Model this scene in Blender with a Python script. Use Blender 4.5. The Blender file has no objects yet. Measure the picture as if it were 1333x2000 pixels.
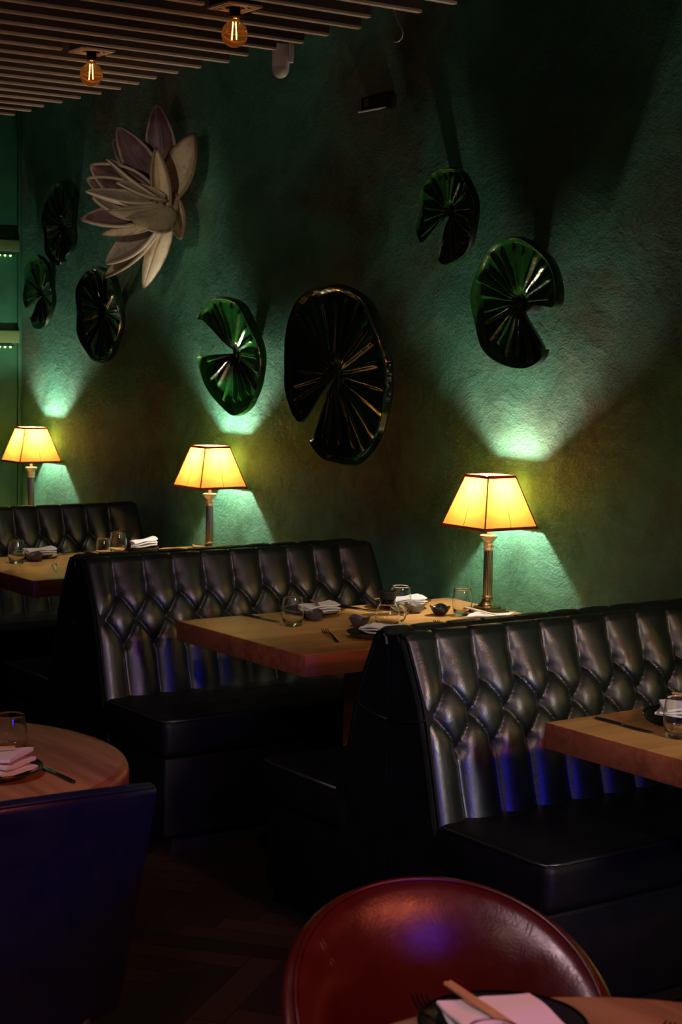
import bpy, bmesh, math, random
from mathutils import Vector, Matrix
random.seed(7)
PI = math.pi
S = bpy.context.scene
COL = S.collection

# ------------------------------------------------------------------ camera
cam_d = bpy.data.cameras.new('camera'); cam = bpy.data.objects.new('camera', cam_d); COL.objects.link(cam)
yaw, pitch, roll = 0.9579, -0.0911, 0.0177
Fw = Vector((-math.sin(yaw)*math.cos(pitch), math.cos(yaw)*math.cos(pitch), math.sin(pitch)))
Rt = Vector((math.cos(yaw), math.sin(yaw), 0)); Up = Rt.cross(Fw)
Rr = Rt*math.cos(roll) + Up*math.sin(roll); Uu = -Rt*math.sin(roll) + Up*math.cos(roll)
M = Matrix((Rr, Uu, -Fw)).transposed().to_4x4(); M.translation = Vector((3.5394, -3.7947, 1.6011))
cam.matrix_world = M
cam_d.sensor_width = 36; cam_d.sensor_fit = 'AUTO'; cam_d.lens = 3334.65/2000*36
cam_d.clip_start = .05; cam_d.clip_end = 60
cam_d.dof.use_dof = True; cam_d.dof.focus_distance = 5.0; cam_d.dof.aperture_fstop = 9.0
S.camera = cam
# ------------------------------------------------------------------ light and exposure
S.view_settings.view_transform = 'Standard'; S.view_settings.look = 'None'
S.view_settings.gamma = 1; S.view_settings.use_curve_mapping = False
S.view_settings.exposure = 0
w = bpy.data.worlds.new('room_dimness'); S.world = w; w.use_nodes = True
w.node_tree.nodes['Background'].inputs[0].default_value = (.9, .85, .8, 1)
w.node_tree.nodes['Background'].inputs[1].default_value = .011

def aim(o, target):
    d = Vector(target) - o.location
    o.rotation_euler = d.to_track_quat('-Z', 'Y').to_euler()
def spot(name, loc, target, color, power, angle, size=.04, blend=.6):
    l = bpy.data.lights.new(name, 'SPOT'); l.color = color; l.energy = power
    l.spot_size = math.radians(angle); l.spot_blend = blend; l.shadow_soft_size = size
    o = bpy.data.objects.new(name, l); COL.objects.link(o); o.location = loc; aim(o, target); return o
def area(name, loc, target, color, power, sx, sy, spread=180):
    l = bpy.data.lights.new(name, 'AREA'); l.color = color; l.energy = power
    l.shape = 'RECTANGLE'; l.size = sx; l.size_y = sy; l.spread = math.radians(spread)
    o = bpy.data.objects.new(name, l); COL.objects.link(o); o.location = loc; aim(o, target); return o
BULB_POWER = 20.0
spot('lotus_spot', (-1.2, -2.3, 2.35), (-3.02, -.25, 2.22), (1, .84, .58), 48, 18, .05, .9)
spot('slat_uplight', (.3, -4.9, .9), (-1.2, -2.9, 2.5), (1, .68, .58), 78, 50, .3)
spot('blue_bar_light', (4.95, -2.80, 1.2), (.7, -1.75, .36), (.012, .02, 1), 160, 27, .28, .5)
area('red_bar_light', (4.1, -1.75, 2.5), (1.5, -2.2, .7), (1, .18, .07), 9, 1.7, .14, 80)
spot('rose_spot', (2.0, -3.5, 2.6), (1.0, -2.4, .7), (1, .66, .72), 66, 76, .08)
spot('booth_fill_spot', (1.9, -5.6, 2.7), (-.75, -1.2, .42), (1, .82, .62), 32, 21, .30, .8)  # two added spots, unseen, to fill in booths and table edges
spot('booth_fill_spot', (3.0, -4.9, 2.7), (.8, -1.1, .42), (1, .80, .58), 15, 25, .30, .8)
area('side_fill_light', (3.0, -1.35, 1.6), (-.3, -.95, .65), (.94, 1, .76), 1.9, .4, .35, 45)  # added area light standing in for unseen room lights on the right
for tx, tp in ((1.35, 1.5), (-.42, 18), (-2.2, 48)):
    spot('table_fill_spot', (tx, -.95, 2.62), (tx-.62, -.62, .72), (1, .84, .64), tp, 40, .05, .8)  # added fill above each table to brighten tops and bench backs

# ------------------------------------------------------------------ mesh helpers
class MB:
    def __init__(s): s.v = []; s.f = []; s.uv = None
    def add(s, vs, fs):
        n = len(s.v); s.v += [tuple(v) for v in vs]; s.f += [tuple(i+n for i in f) for f in fs]; return s
    def grid(s, rows, closeu=False, closev=False, flip=False):
        nr, nc = len(rows), len(rows[0]); vs = [p for r in rows for p in r]; fs = []
        for i in range(nr if closev else nr-1):
            for j in range(nc if closeu else nc-1):
                a, b = i*nc+j, i*nc+(j+1) % nc; c, d = ((i+1) % nr)*nc+(j+1) % nc, ((i+1) % nr)*nc+j
                fs.append((a, d, c, b) if flip else (a, b, c, d))
        return s.add(vs, fs)
    def lathe(s, prof, n=48, c=(0, 0, 0), fn=None):
        rows = []
        for r, z in prof:
            row = []
            for k in range(n):
                a = 2*PI*k/n; rr, zz = (r, z) if fn is None else fn(r, z, a)
                row.append((c[0]+rr*math.cos(a), c[1]+rr*math.sin(a), c[2]+zz))
            rows.append(row)
        return s.grid(rows, closeu=True)
    def tube(s, pts, r, n=10, cap=True):
        pts = [Vector(p) for p in pts]; rows = []; up = None
        for i, p in enumerate(pts):
            t = (pts[min(i+1, len(pts)-1)]-pts[max(i-1, 0)]).normalized()
            if up is None: up = Vector((0, 0, 1)) if abs(t.z) < .9 else Vector((1, 0, 0))
            a = (up - t*up.dot(t)).normalized(); up = a; b = t.cross(a); rr = r[i] if isinstance(r, (list, tuple)) else r
            rows.append([p+a*math.cos(2*PI*k/n)*rr+b*math.sin(2*PI*k/n)*rr for k in range(n)])
        s.grid(rows, closeu=True)
        if cap:
            m = len(s.v); s.f.append(tuple(range(m-n, m))); s.f.append(tuple(reversed(range(m-n*len(rows), m-n*len(rows)+n))))
        return s
    def box(s, c, d, r=0, seg=3, top=None):
        bm = bmesh.new(); bmesh.ops.create_cube(bm, size=1)
        for v in bm.verts:
            k = 1
            if top and v.co.z > 0: k = top
            v.co = Vector((v.co.x*d[0]*k, v.co.y*d[1]*k, v.co.z*d[2]))
        if r: bmesh.ops.bevel(bm, geom=bm.edges[:], offset=r, segments=seg, affect='EDGES', profile=.5)
        bm.verts.index_update()
        s.add([Vector(c)+v.co for v in bm.verts], [[v.index for v in f.verts] for f in bm.faces]); bm.free(); return s
    def xf(s, m):
        s.v = [tuple(m @ Vector(v)) for v in s.v]; return s
    def build(s, name, mat, parent=None, smooth=True, auto=None, solid=None, sub=0):
        me = bpy.data.meshes.new(name); me.from_pydata(s.v, [], s.f)
        bm = bmesh.new(); bm.from_mesh(me); bmesh.ops.remove_doubles(bm, verts=bm.verts, dist=1e-6)
        if solid is None: bmesh.ops.recalc_face_normals(bm, faces=bm.faces)
        bm.to_mesh(me); bm.free()
        if smooth:
            me.shade_smooth() if hasattr(me, 'shade_smooth') else None
            for p in me.polygons: p.use_smooth = True
            if auto is not None: me.set_sharp_from_angle(angle=math.radians(auto))
        me.materials.append(mat)
        o = bpy.data.objects.new(name, me); COL.objects.link(o)
        if parent: o.parent = parent
        if solid:
            m = o.modifiers.new('solid', 'SOLIDIFY'); m.thickness = solid; m.offset = 0
        if sub:
            m = o.modifiers.new('sub', 'SUBSURF'); m.levels = m.render_levels = sub
        return o
def thing(name, label, cat, loc=(0, 0, 0), rz=0, group=None):
    o = bpy.data.objects.new(name, None); o.empty_display_size = .05; COL.objects.link(o)
    o.location = loc; o.rotation_euler = (0, 0, rz); o['label'] = label; o['category'] = cat
    if group: o['group'] = group
    return o
def tag(o, label, cat, group=None):
    o['label'] = label; o['category'] = cat
    if group: o['group'] = group
    return o
def struct(o): o['kind'] = 'structure'; return o
def dup(root, label, loc=None, rz=None):
    r = root.copy(); COL.objects.link(r)
    if loc is not None: r.location = loc
    if rz is not None: r.rotation_euler = (0, 0, rz)
    r['label'] = label
    for ch in list(root.children):
        c = ch.copy(); COL.objects.link(c); c.parent = r
        for g in list(ch.children):
            d = g.copy(); COL.objects.link(d); d.parent = c
    return r

# ------------------------------------------------------------------ materials
def mat(name, color=(.5, .5, .5), rough=.5, metal=0, **k):
    m = bpy.data.materials.new(name); m.use_nodes = True
    b = m.node_tree.nodes['Principled BSDF']
    b.inputs['Base Color'].default_value = (*color, 1); b.inputs['Roughness'].default_value = rough
    b.inputs['Metallic'].default_value = metal
    for kk, v in k.items():
        b.inputs[kk.replace('_', ' ')].default_value = v
    return m
def N(m, t, **k):
    n = m.node_tree.nodes.new(t)
    for a, v in k.items(): setattr(n, a, v)
    return n
def L(m, a, b): m.node_tree.links.new(a, b)
def coords(m, scale=(1, 1, 1), rot=(0, 0, 0), src='Object'):
    tc = N(m, 'ShaderNodeTexCoord'); mp = N(m, 'ShaderNodeMapping'); mp.inputs['Scale'].default_value = scale
    mp.inputs['Rotation'].default_value = rot; L(m, tc.outputs[src], mp.inputs[0]); return mp.outputs[0]
def noise(m, vec, sc, det=4, ro=.55, dist=0):
    n = N(m, 'ShaderNodeTexNoise'); n.inputs['Scale'].default_value = sc; n.inputs['Detail'].default_value = det
    n.inputs['Roughness'].default_value = ro; n.inputs['Distortion'].default_value = dist
    L(m, vec, n.inputs['Vector']); return n.outputs[0]
def ramp(m, fac, stops):
    r = N(m, 'ShaderNodeValToRGB'); e = r.color_ramp.elements
    while len(e) < len(stops): e.new(.5)
    for i, (p, c) in enumerate(stops):
        e[i].position = p; e[i].color = (*c, 1) if len(c) == 3 else c
    L(m, fac, r.inputs[0]); return r.outputs[0]
def bump(m, h, strength=.3, dist=.01, prev=None):
    b = N(m, 'ShaderNodeBump'); b.inputs['Strength'].default_value = strength; b.inputs['Distance'].default_value = dist
    L(m, h, b.inputs['Height'])
    if prev: L(m, prev, b.inputs['Normal'])
    return b.outputs[0]
def P(m): return m.node_tree.nodes['Principled BSDF']
def mix(m, fac, a, b):
    x = N(m, 'ShaderNodeMix', data_type='RGBA'); L(m, fac, x.inputs[0])
    for s_, v in ((6, a), (7, b)):
        if isinstance(v, tuple): x.inputs[s_].default_value = (*v, 1)
        else: L(m, v, x.inputs[s_])
    return x.outputs[2]

def leather(name, col, rough=.36, bs=.18, sc=220):
    m = mat(name, col, rough); v = coords(m)
    vo = N(m, 'ShaderNodeTexVoronoi'); vo.feature = 'DISTANCE_TO_EDGE'; vo.inputs['Scale'].default_value = sc; L(m, v, vo.inputs['Vector'])
    nz = noise(m, v, sc*.3, 4, .6)
    b1 = bump(m, vo.outputs['Distance'], bs, .0015); b2 = bump(m, nz, bs*1.5, .003, b1)
    L(m, b2, P(m).inputs['Normal'])
    rr = ramp(m, noise(m, v, 14, 3), [(.3, (rough-.07,)*3), (.7, (rough+.1,)*3)]); L(m, rr, P(m).inputs['Roughness'])
    return m
def woodm(name, c1, c2, axis=1, rough=.38, sc=1):
    m = mat(name, c1, rough)
    s = [38*sc, 38*sc, 38*sc]; s[axis] = 2.2*sc
    v = coords(m, tuple(s)); n1 = noise(m, v, 1, 6, .62, .6)
    s2 = [6*sc]*3; s2[axis] = .7*sc
    n2 = noise(m, coords(m, tuple(s2)), 1, 3, .5, .8)
    mm = N(m, 'ShaderNodeMath', operation='ADD'); L(m, n1, mm.inputs[0]); L(m, n2, mm.inputs[1])
    hf = N(m, 'ShaderNodeMath', operation='MULTIPLY'); L(m, mm.outputs[0], hf.inputs[0]); hf.inputs[1].default_value = .5
    L(m, ramp(m, hf.outputs[0], [(.40, c2), (.57, c1)]), P(m).inputs['Base Color'])
    L(m, bump(m, n1, .12, .002), P(m).inputs['Normal'])
    return m

LEATHER = leather('black_leather', (.008, .011, .009), .38); P(LEATHER).inputs['Specular IOR Level'].default_value = 1.0
LEATHER_FLAT = leather('black_leather_panel', (.005, .005, .006), .5); P(LEATHER_FLAT).inputs['Specular IOR Level'].default_value = .25
BUTTON = mat('black_leather_button', (.015, .015, .014), .25)
RED_LEATHER = leather('red_leather', (.05, .003, .002), .32, .14, 130); P(RED_LEATHER).inputs['Specular IOR Level'].default_value = .65
BLUE_LEATHER = leather('navy_leather', (.003, .006, .03), .42, .1, 200)
WOOD = woodm('oak_top', (.60, .33, .11), (.36, .175, .05), 1)
WOOD_EDGE = woodm('oak_edge', (.36, .12, .045), (.2, .06, .024), 1, .45)
WOOD_ROUND = woodm('brown_round_top', (.36, .2, .11), (.2, .10, .055), 0, .58)
WOOD_ROUND_EDGE = woodm('brown_round_edge', (.33, .12, .055), (.2, .06, .027), 0, .4)
SLAT = woodm('slat_wood', (.075, .04, .028), (.035, .018, .013), 1, .75)
SLAT_EDGE = woodm('slat_pale_edge', (.62, .44, .32), (.42, .28, .2), 1, .6)
DARK = mat('matt_black', (.006, .006, .006), .7)
BLACKMETAL = mat('black_metal', (.01, .01, .01), .35, 1)
CUTLERY = mat('dark_steel', (.12, .11, .11), .22, 1)
BRASS = mat('antique_brass', (.46, .34, .2), .28, 1)
CREAM_METAL = mat('pale_satin_collar', (.75, .66, .5), .35)
STONE = mat('dark_glazed_stoneware', (.012, .012, .016), .22)
GREYSTONE = mat('grey_stoneware', (.17, .165, .15), .4)
PLUMSTONE = mat('plum_grey_stoneware', (.055, .045, .06), .35)
TANRIM = mat('tan_glaze_rim', (.42, .2, .07), .35)
CHOP = woodm('bamboo', (.55, .3, .14), (.42, .2, .08), 0, .5, 3)
WHITEPLASTIC = mat('white_plastic', (.75, .72, .7), .4)
def napm():
    m = mat('white_linen', (.72, .68, .68), .9); v = coords(m)
    L(m, bump(m, noise(m, v, 900, 2), .2, .0006), P(m).inputs['Normal']); P(m).inputs['Sheen Weight'].default_value = .2; return m
LINEN = napm()
GLASS = mat('clear_glass', (1, 1, 1), .0); P(GLASS).inputs['Transmission Weight'].default_value = 1; P(GLASS).inputs['IOR'].default_value = 1.46
SMOKE = mat('dark_rubber_stopper', (.02, .017, .02), .45)
AMBER = mat('amber_glass', (1, .72, .46), .02); P(AMBER).inputs['Transmission Weight'].default_value = .965; P(AMBER).inputs['IOR'].default_value = 1.1

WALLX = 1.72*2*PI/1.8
def plaster():
    m = mat('green_plaster', (.1, .3, .2), .62); v = coords(m)
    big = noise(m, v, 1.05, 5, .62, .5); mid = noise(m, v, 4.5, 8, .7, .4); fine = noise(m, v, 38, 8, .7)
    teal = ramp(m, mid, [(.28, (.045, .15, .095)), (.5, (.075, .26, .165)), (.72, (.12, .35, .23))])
    brown = ramp(m, mid, [(.3, (.045, .05, .03)), (.6, (.13, .13, .075)), (.8, (.21, .19, .11))])  # brown mottle puts the amber light of the lampshades into the plaster colour
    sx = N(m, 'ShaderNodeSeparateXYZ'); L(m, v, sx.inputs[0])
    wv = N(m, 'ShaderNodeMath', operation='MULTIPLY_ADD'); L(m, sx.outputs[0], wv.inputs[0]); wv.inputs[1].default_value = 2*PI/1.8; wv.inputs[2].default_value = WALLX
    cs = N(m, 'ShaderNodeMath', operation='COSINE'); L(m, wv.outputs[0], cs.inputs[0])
    ad = N(m, 'ShaderNodeMath', operation='MULTIPLY_ADD'); L(m, cs.outputs[0], ad.inputs[0]); ad.inputs[1].default_value = .075; L(m, big, ad.inputs[2]); big = ad.outputs[0]  # cosine moves the painted amber light to the wall between lamps
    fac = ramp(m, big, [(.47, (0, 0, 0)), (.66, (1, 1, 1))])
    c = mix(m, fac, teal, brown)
    # scuffs and trowel specks
    sp = ramp(m, noise(m, v, 85, 6, .75), [(.60, (0, 0, 0)), (.70, (1, 1, 1))])
    gate = ramp(m, noise(m, v, 2.4, 4), [(.50, (0, 0, 0)), (.62, (.75, .75, .75))])
    g = N(m, 'ShaderNodeMath', operation='MULTIPLY'); L(m, sp, g.inputs[0]); L(m, gate, g.inputs[1])
    c2 = mix(m, g.outputs[0], c, (.02, .025, .015)); L(m, c2, P(m).inputs['Base Color'])
    vo = N(m, 'ShaderNodeTexVoronoi'); vo.inputs['Scale'].default_value = 60; L(m, v, vo.inputs['Vector'])
    cr = N(m, 'ShaderNodeTexVoronoi'); cr.feature = 'DISTANCE_TO_EDGE'; cr.inputs['Scale'].default_value = 3.2
    dv = N(m, 'ShaderNodeMix', data_type='VECTOR'); dv.inputs[0].default_value = .35; L(m, v, dv.inputs[4])
    nn = N(m, 'ShaderNodeTexNoise'); nn.inputs['Scale'].default_value = 3.5; nn.inputs['Detail'].default_value = 8; L(m, v, nn.inputs['Vector']); L(m, nn.outputs[1], dv.inputs[5])
    L(m, dv.outputs[1], cr.inputs['Vector'])
    crr = ramp(m, cr.outputs['Distance'], [(0, (0, 0, 0)), (.02, (1, 1, 1))])
    b = bump(m, crr, .25, .004)
    b = bump(m, mid, .7, .035, b); b = bump(m, fine, .6, .010, b); b = bump(m, noise(m, v, 130, 4, .7), .7, .004, b)
    L(m, b, P(m).inputs['Normal']); P(m).inputs['Specular IOR Level'].default_value = .35
    return m
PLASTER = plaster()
def sidewall():
    m = mat('green_side_panel', (.03, .2, .1), .5); v = coords(m)
    L(m, ramp(m, noise(m, v, 5, 6, .6), [(.3, (.012, .085, .045)), (.7, (.03, .17, .085))]), P(m).inputs['Base Color'])
    L(m, bump(m, noise(m, v, 30, 5), .3, .005), P(m).inputs['Normal']); return m
SIDE = sidewall()
OLIVE = mat('olive_ledge', (.12, .2, .07), .5)

def emis(name, col, st):
    m = bpy.data.materials.new(name); m.use_nodes = True; nt = m.node_tree; nt.nodes.clear()
    e = nt.nodes.new('ShaderNodeEmission'); e.inputs[0].default_value = (*col, 1); e.inputs[1].default_value = st
    o = nt.nodes.new('ShaderNodeOutputMaterial'); nt.links.new(e.outputs[0], o.inputs[0]); return m
# radiance so that a sphere of radius .017 gives BULB_POWER watts
BULB = emis('lit_frosted_bulb', (1, .93, .78), BULB_POWER/(4*PI*.017**2*PI))
FIL = emis('glowing_filament', (1, .5, .12), 45)
LED = emis('green_led', (.55, 1, .3), 2.2)
def shadem():
    m = bpy.data.materials.new('amber_silk_shade'); m.use_nodes = True; nt = m.node_tree; nt.nodes.clear()
    o = nt.nodes.new('ShaderNodeOutputMaterial'); mx = nt.nodes.new('ShaderNodeMixShader'); mx.inputs[0].default_value = .62
    d = nt.nodes.new('ShaderNodeBsdfDiffuse'); t = nt.nodes.new('ShaderNodeBsdfTranslucent')
    tc = nt.nodes.new('ShaderNodeTexCoord'); mp = nt.nodes.new('ShaderNodeMapping'); mp.inputs['Scale'].default_value = (420, 420, 30)
    nz = nt.nodes.new('ShaderNodeTexNoise'); nz.inputs['Scale'].default_value = 1; nz.inputs['Detail'].default_value = 3
    nt.links.new(tc.outputs['Object'], mp.inputs[0]); nt.links.new(mp.outputs[0], nz.inputs['Vector'])
    r = nt.nodes.new('ShaderNodeValToRGB'); r.color_ramp.elements[0].position = .3; r.color_ramp.elements[1].position = .7
    r.color_ramp.elements[0].color = (.21, .095, .013, 1); r.color_ramp.elements[1].color = (.29, .135, .02, 1)
    nt.links.new(nz.outputs[0], r.inputs[0]); nt.links.new(r.outputs[0], t.inputs[0]); d.inputs[0].default_value = (.55, .36, .15, 1)
    nt.links.new(d.outputs[0], mx.inputs[1]); nt.links.new(t.outputs[0], mx.inputs[2]); nt.links.new(mx.outputs[0], o.inputs[0]); return m
SHADE = shadem()
TRIM = mat('rust_ribbon', (.3, .06, .015), .8)
def trimm():
    m = bpy.data.materials.new('rust_ribbon_lit'); m.use_nodes = True; nt = m.node_tree; nt.nodes.clear()
    o = nt.nodes.new('ShaderNodeOutputMaterial'); mx = nt.nodes.new('ShaderNodeMixShader'); mx.inputs[0].default_value = .45
    d = nt.nodes.new('ShaderNodeBsdfDiffuse'); t = nt.nodes.new('ShaderNodeBsdfTranslucent')
    d.inputs[0].default_value = (.45, .1, .03, 1); t.inputs[0].default_value = (.28, .06, .012, 1)
    nt.links.new(d.outputs[0], mx.inputs[1]); nt.links.new(t.outputs[0], mx.inputs[2]); nt.links.new(mx.outputs[0], o.inputs[0]); return m
TRIM = trimm()
def glaze(name, dark, green, lo, hi, seed):
    m = mat(name, green, .1); v = coords(m)
    mp = v.node; mp.inputs['Location'].default_value = (seed, seed*.7, 0)
    n = noise(m, v, 3.2, 4, .5, .4)
    L(m, ramp(m, n, [(lo, dark), (hi, green)]), P(m).inputs['Base Color'])
    P(m).inputs['Coat Weight'].default_value = .8; P(m).inputs['Coat Roughness'].default_value = .05
    L(m, bump(m, noise(m, v, 24, 3), .35, .012), P(m).inputs['Normal'])
    L(m, ramp(m, noise(m, v, 9, 3), [(.35, (.08,)*3), (.7, (.3,)*3)]), P(m).inputs['Roughness'])
    return m
def petalm(name, a, b, edge, rimc):
    m = mat(name, a, .5); v = coords(m)
    n = noise(m, v, 9, 5, .6, .3)
    c = ramp(m, n, [(.32, b), (.55, a)])
    sp = ramp(m, noise(m, v, 60, 5, .7), [(.58, (0, 0, 0)), (.7, (.7,)*3)])
    at = N(m, 'ShaderNodeAttribute'); at.attribute_name = 'edge'
    er = ramp(m, at.outputs['Fac'], [(.80, (0, 0, 0)), (.96, (.85,)*3)])
    L(m, mix(m, er, mix(m, sp, c, edge), rimc), P(m).inputs['Base Color'])
    L(m, bump(m, noise(m, v, 40, 4), .25, .004), P(m).inputs['Normal']); return m
PETAL_C = petalm('cream_petal', (.62, .52, .36), (.42, .33, .22), (.12, .07, .04), (.14, .08, .045))
PETAL_M = petalm('mauve_petal', (.17, .095, .115), (.09, .05, .06), (.05, .03, .03), (.42, .34, .27))
PETAL_G = petalm('taupe_petal', (.34, .27, .22), (.2, .15, .13), (.06, .04, .03), (.55, .45, .32))
PETAL_E = mat('dark_petal_edge', (.13, .08, .05), .5)

# ------------------------------------------------------------------ setting
def wallmesh(name, x0, x1, y0, y1, z0, z1, m):
    return struct(MB().box(((x0+x1)/2, (y0+y1)/2, (z0+z1)/2), (x1-x0, y1-y0, z1-z0)).build(name, m, smooth=False))
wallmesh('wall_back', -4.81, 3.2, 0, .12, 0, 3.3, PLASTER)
wl = wallmesh('wall_left', -4.95, -4.81, -6.5, .12, 0, 3.3, SIDE)
wallmesh('ceiling', -4.95, 3.2, -6.5, .12, 3.3, 3.4, DARK)
# herringbone floor
def floorm():
    m = mat('dark_herringbone_oak', (.06, .03, .02), .5)
    at = N(m, 'ShaderNodeAttribute'); at.attribute_name = 'plank'
    v = coords(m, (40, 40, 40)); n = noise(m, v, 1, 4)
    c = ramp(m, at.outputs['Fac'], [(0, (.012, .006, .004)), (1, (.04, .017, .012))])
    L(m, mix(m, ramp(m, n, [(.3, (0, 0, 0)), (.8, (.5,)*3)]), c, (.03, .012, .009)), P(m).inputs['Base Color']); return m
def floor():
    vs, fs, vals = [], [], []; W, Ln = .09, .45; g = .0015
    c, s = math.cos(math.radians(38)), math.sin(math.radians(38))
    for i in range(-40, 60):
        for j in range(-16, 18):
            for k in range(2):
                # classic herringbone: two planks per cell, stepping diagonally
                ox = i*W; oy = i*W + j*2*Ln
                if k == 0: x0, y0, x1, y1 = ox, oy, ox+Ln, oy+W
                else: x0, y0, x1, y1 = ox+Ln-0, oy+W-Ln, ox+Ln+W, oy+W
                for t in range(1):
                    q = [(x0+g, y0+g), (x1-g, y0+g), (x1-g, y1-g), (x0+g, y1-g)]
                    cx, cy = (x0+x1)/2, (y0+y1)/2
                    X, Y = c*cx-s*cy-1.2, s*cx+c*cy-2.2
                    if not (-4.7 < X < 3.1 and -6.3 < Y < -.2): continue
                    n = len(vs); vs += [(c*a-s*b-1.2, s*a+c*b-2.2, .001) for a, b in q]; fs.append((n, n+1, n+2, n+3)); vals.append(random.random())
    n = len(vs); vs += [(-4.95, -6.5, 0), (3.2, -6.5, 0), (3.2, .12, 0), (-4.95, .12, 0), (-4.95, -6.5, -.1), (3.2, -6.5, -.1), (3.2, .12, -.1), (-4.95, .12, -.1)]
    fs += [(n, n+1, n+2, n+3), (n+7, n+6, n+5, n+4), (n, n+4, n+5, n+1), (n+1, n+5, n+6, n+2), (n+2, n+6, n+7, n+3), (n+3, n+7, n+4, n)]; vals += [0]*6
    me = bpy.data.meshes.new('floor'); me.from_pydata(vs, [], fs)
    a = me.attributes.new('plank', 'FLOAT', 'FACE')
    for i, v in enumerate(vals): a.data[i].value = v
    me.materials.append(floorm()); o = bpy.data.objects.new('floor', me); COL.objects.link(o); struct(o)
floor()
# side wall ledges with LED dots
for i, (za, zb, zl) in enumerate(((2.113, 2.172, 2.094), (1.639, 1.703, 1.621))):
    t = MB().box((-4.795, -.62, (za+zb)/2), (.03, 1.2, zb-za), .003).build('trim_%d' % (i+1), OLIVE); struct(t)
    e = thing('light_strip', ['string of tiny green lights under the upper ledge of the left side wall', 'string of tiny green lights under the lower ledge of the left side wall'][i], 'light strip', (-4.79, -.6, zl), group='light strips on the side wall')
    MB().box((0, 0, .004), (.022, 1.1, .008), .002).build('channel', DARK, e)
    d = MB()
    for k in range(36):
        rows = [(0, -.0075), (.005, -.0045), (.007, 0), (.005, .0045), (0, .0075)]
        d.lathe(rows, 8, (.004, .53-k*.03, -.003))
    d.build('led_lights', LED, e)
t3 = MB().box((-4.80, -.012, 1.55), (.02, .022, 2.9), .004).build('trim_3', SIDE); struct(t3)

# ------------------------------------------------------------------ ceiling slats
SL = None
fixt = [(-1.189, -1.417), (-.348, -1.427)]
for k in range(-6, 32):
    x = .045 - .1425*k
    ye = -1.005 + random.uniform(-.012, .012) - (.07 if k in (2,) else 0)
    y0 = -5.6
    segs = [(y0, ye)]
    for fx, fy in fixt:
        if abs(x-fx) < .068: segs = [(y0, fy-.075), (fy+.075, ye)]
    o = None
    nm = 'ceiling_slat'
    e = thing(nm, 'long wooden ceiling slat with pale lower edge in the parallel row overhead', 'ceiling slat', (x, -3.3, 2.5), group='parallel wooden ceiling slats')
    a, b = MB(), MB()
    for s0, s1 in segs:
        b.box((0, (s0+s1)/2+3.3, .004), (.018, s1-s0, .008), .001, 1)
        a.box((0, (s0+s1)/2+3.3, .068), (.018, s1-s0, .12))
    a.build('board', SLAT, e, smooth=False); b.build('lower_edge', SLAT_EDGE, e, smooth=False)
for yy in (-1.25, -2.9, -4.6):
    tag(MB().box((-1.9, yy, 2.65), (6.2, .05, .05)).build('ceiling_batten', DARK, smooth=False), ['dark batten above the slats nearest the green wall', 'dark batten above the middle of the slats', 'dark batten above the slats far from the wall'][(-1.25, -2.9, -4.6).index(yy)], 'batten', 'battens above the ceiling slats')

def bulb_fixture(loc, label, first=None):
    if first: return dup(first, label, loc)
    e = thing('ceiling_bulb', label, 'ceiling light', loc, group='bare filament bulbs under the slats')
    fr = MB()
    for r0, hw in ((.053, .0045), (.040, .0025)):
        for sx, sy, dx, dy in ((1, 0, hw*2, r0*2), (-1, 0, hw*2, r0*2), (0, 1, r0*2, hw*2), (0, -1, r0*2, hw*2)):
            fr.box((sx*(r0-hw), sy*(r0-hw), .002), (dx, dy, .005))
    fr.build('square_frame', SLAT_EDGE, e, smooth=False)
    rg = MB()
    rg.lathe([(.034, .004), (.034, .000), (.027, .000), (.027, .004), (.034, .004)], 40); rg.build('ring', SLAT_EDGE, e, auto=30)
    MB().box((0, 0, .05), (.098, .098, .085)).build('housing', DARK, e, smooth=False)
    MB().lathe([(0, .006), (.014, .006), (.015, .002), (.015, -.020), (.013, -.022), (0, -.022)], 24).build('socket', BLACKMETAL, e, auto=40)
    pr = [(.0125, -.020), (.0125, -.028)]
    for k in range(3, 25):
        a = PI*k/24; pr.append((.0345*math.sin(a), -.066+.0345*math.cos(a)))
    pr2 = [(max(r-.0012, 0), z+(.0012 if z < -.066 else 0)) for r, z in reversed(pr)]
    MB().lathe(pr+pr2, 40).build('glass_globe', AMBER, e)
    f = MB()
    for dx in (-.006, .0045):
        f.tube([(dx*.55, dx*.3, -.040), (dx, dx*.55, -.078)], .0011, 6)
    f.build('filament', FIL, e)
    MB().lathe([(0, -.024), (.004, -.026), (.005, -.034), (.002, -.044), (0, -.046)], 12).build('stem', GLASS, e)
    return e
bf = bulb_fixture((-1.189, -1.417, 2.497), 'bare amber filament bulb under the slats on the left, above the lotus')
bulb_fixture((-.348, -1.427, 2.497), 'bare amber filament bulb under the slats near the top centre', bf)

# white sensor cylinder
e = thing('ceiling_sensor', 'white cylindrical sensor with domed tip hanging below the slat ends', 'sensor', (-.863, -.95, 2.52))
pr = [(0, .012), (.022, .012), (.0265, .008), (.0265, -.058)] + [(.0265*math.cos(a), -.060-.030*math.sin(a)) for a in [i*PI/16 for i in range(1, 9)]]
MB().lathe(pr[:4], 36).build('body', WHITEPLASTIC, e, auto=40)
MB().lathe([(.0265, -.0585)]+pr[4:], 36).build('lens_dome', mat('frosted_lens', (.5, .48, .46), .15), e)
MB().box((.026, .02, -.01), (.012, .012, .07), .002).build('bracket', WHITEPLASTIC, e)
MB().tube([(0, 0, .01), (0, 0, .13)], .008).build('hanging_rod', DARK, e)
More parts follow.
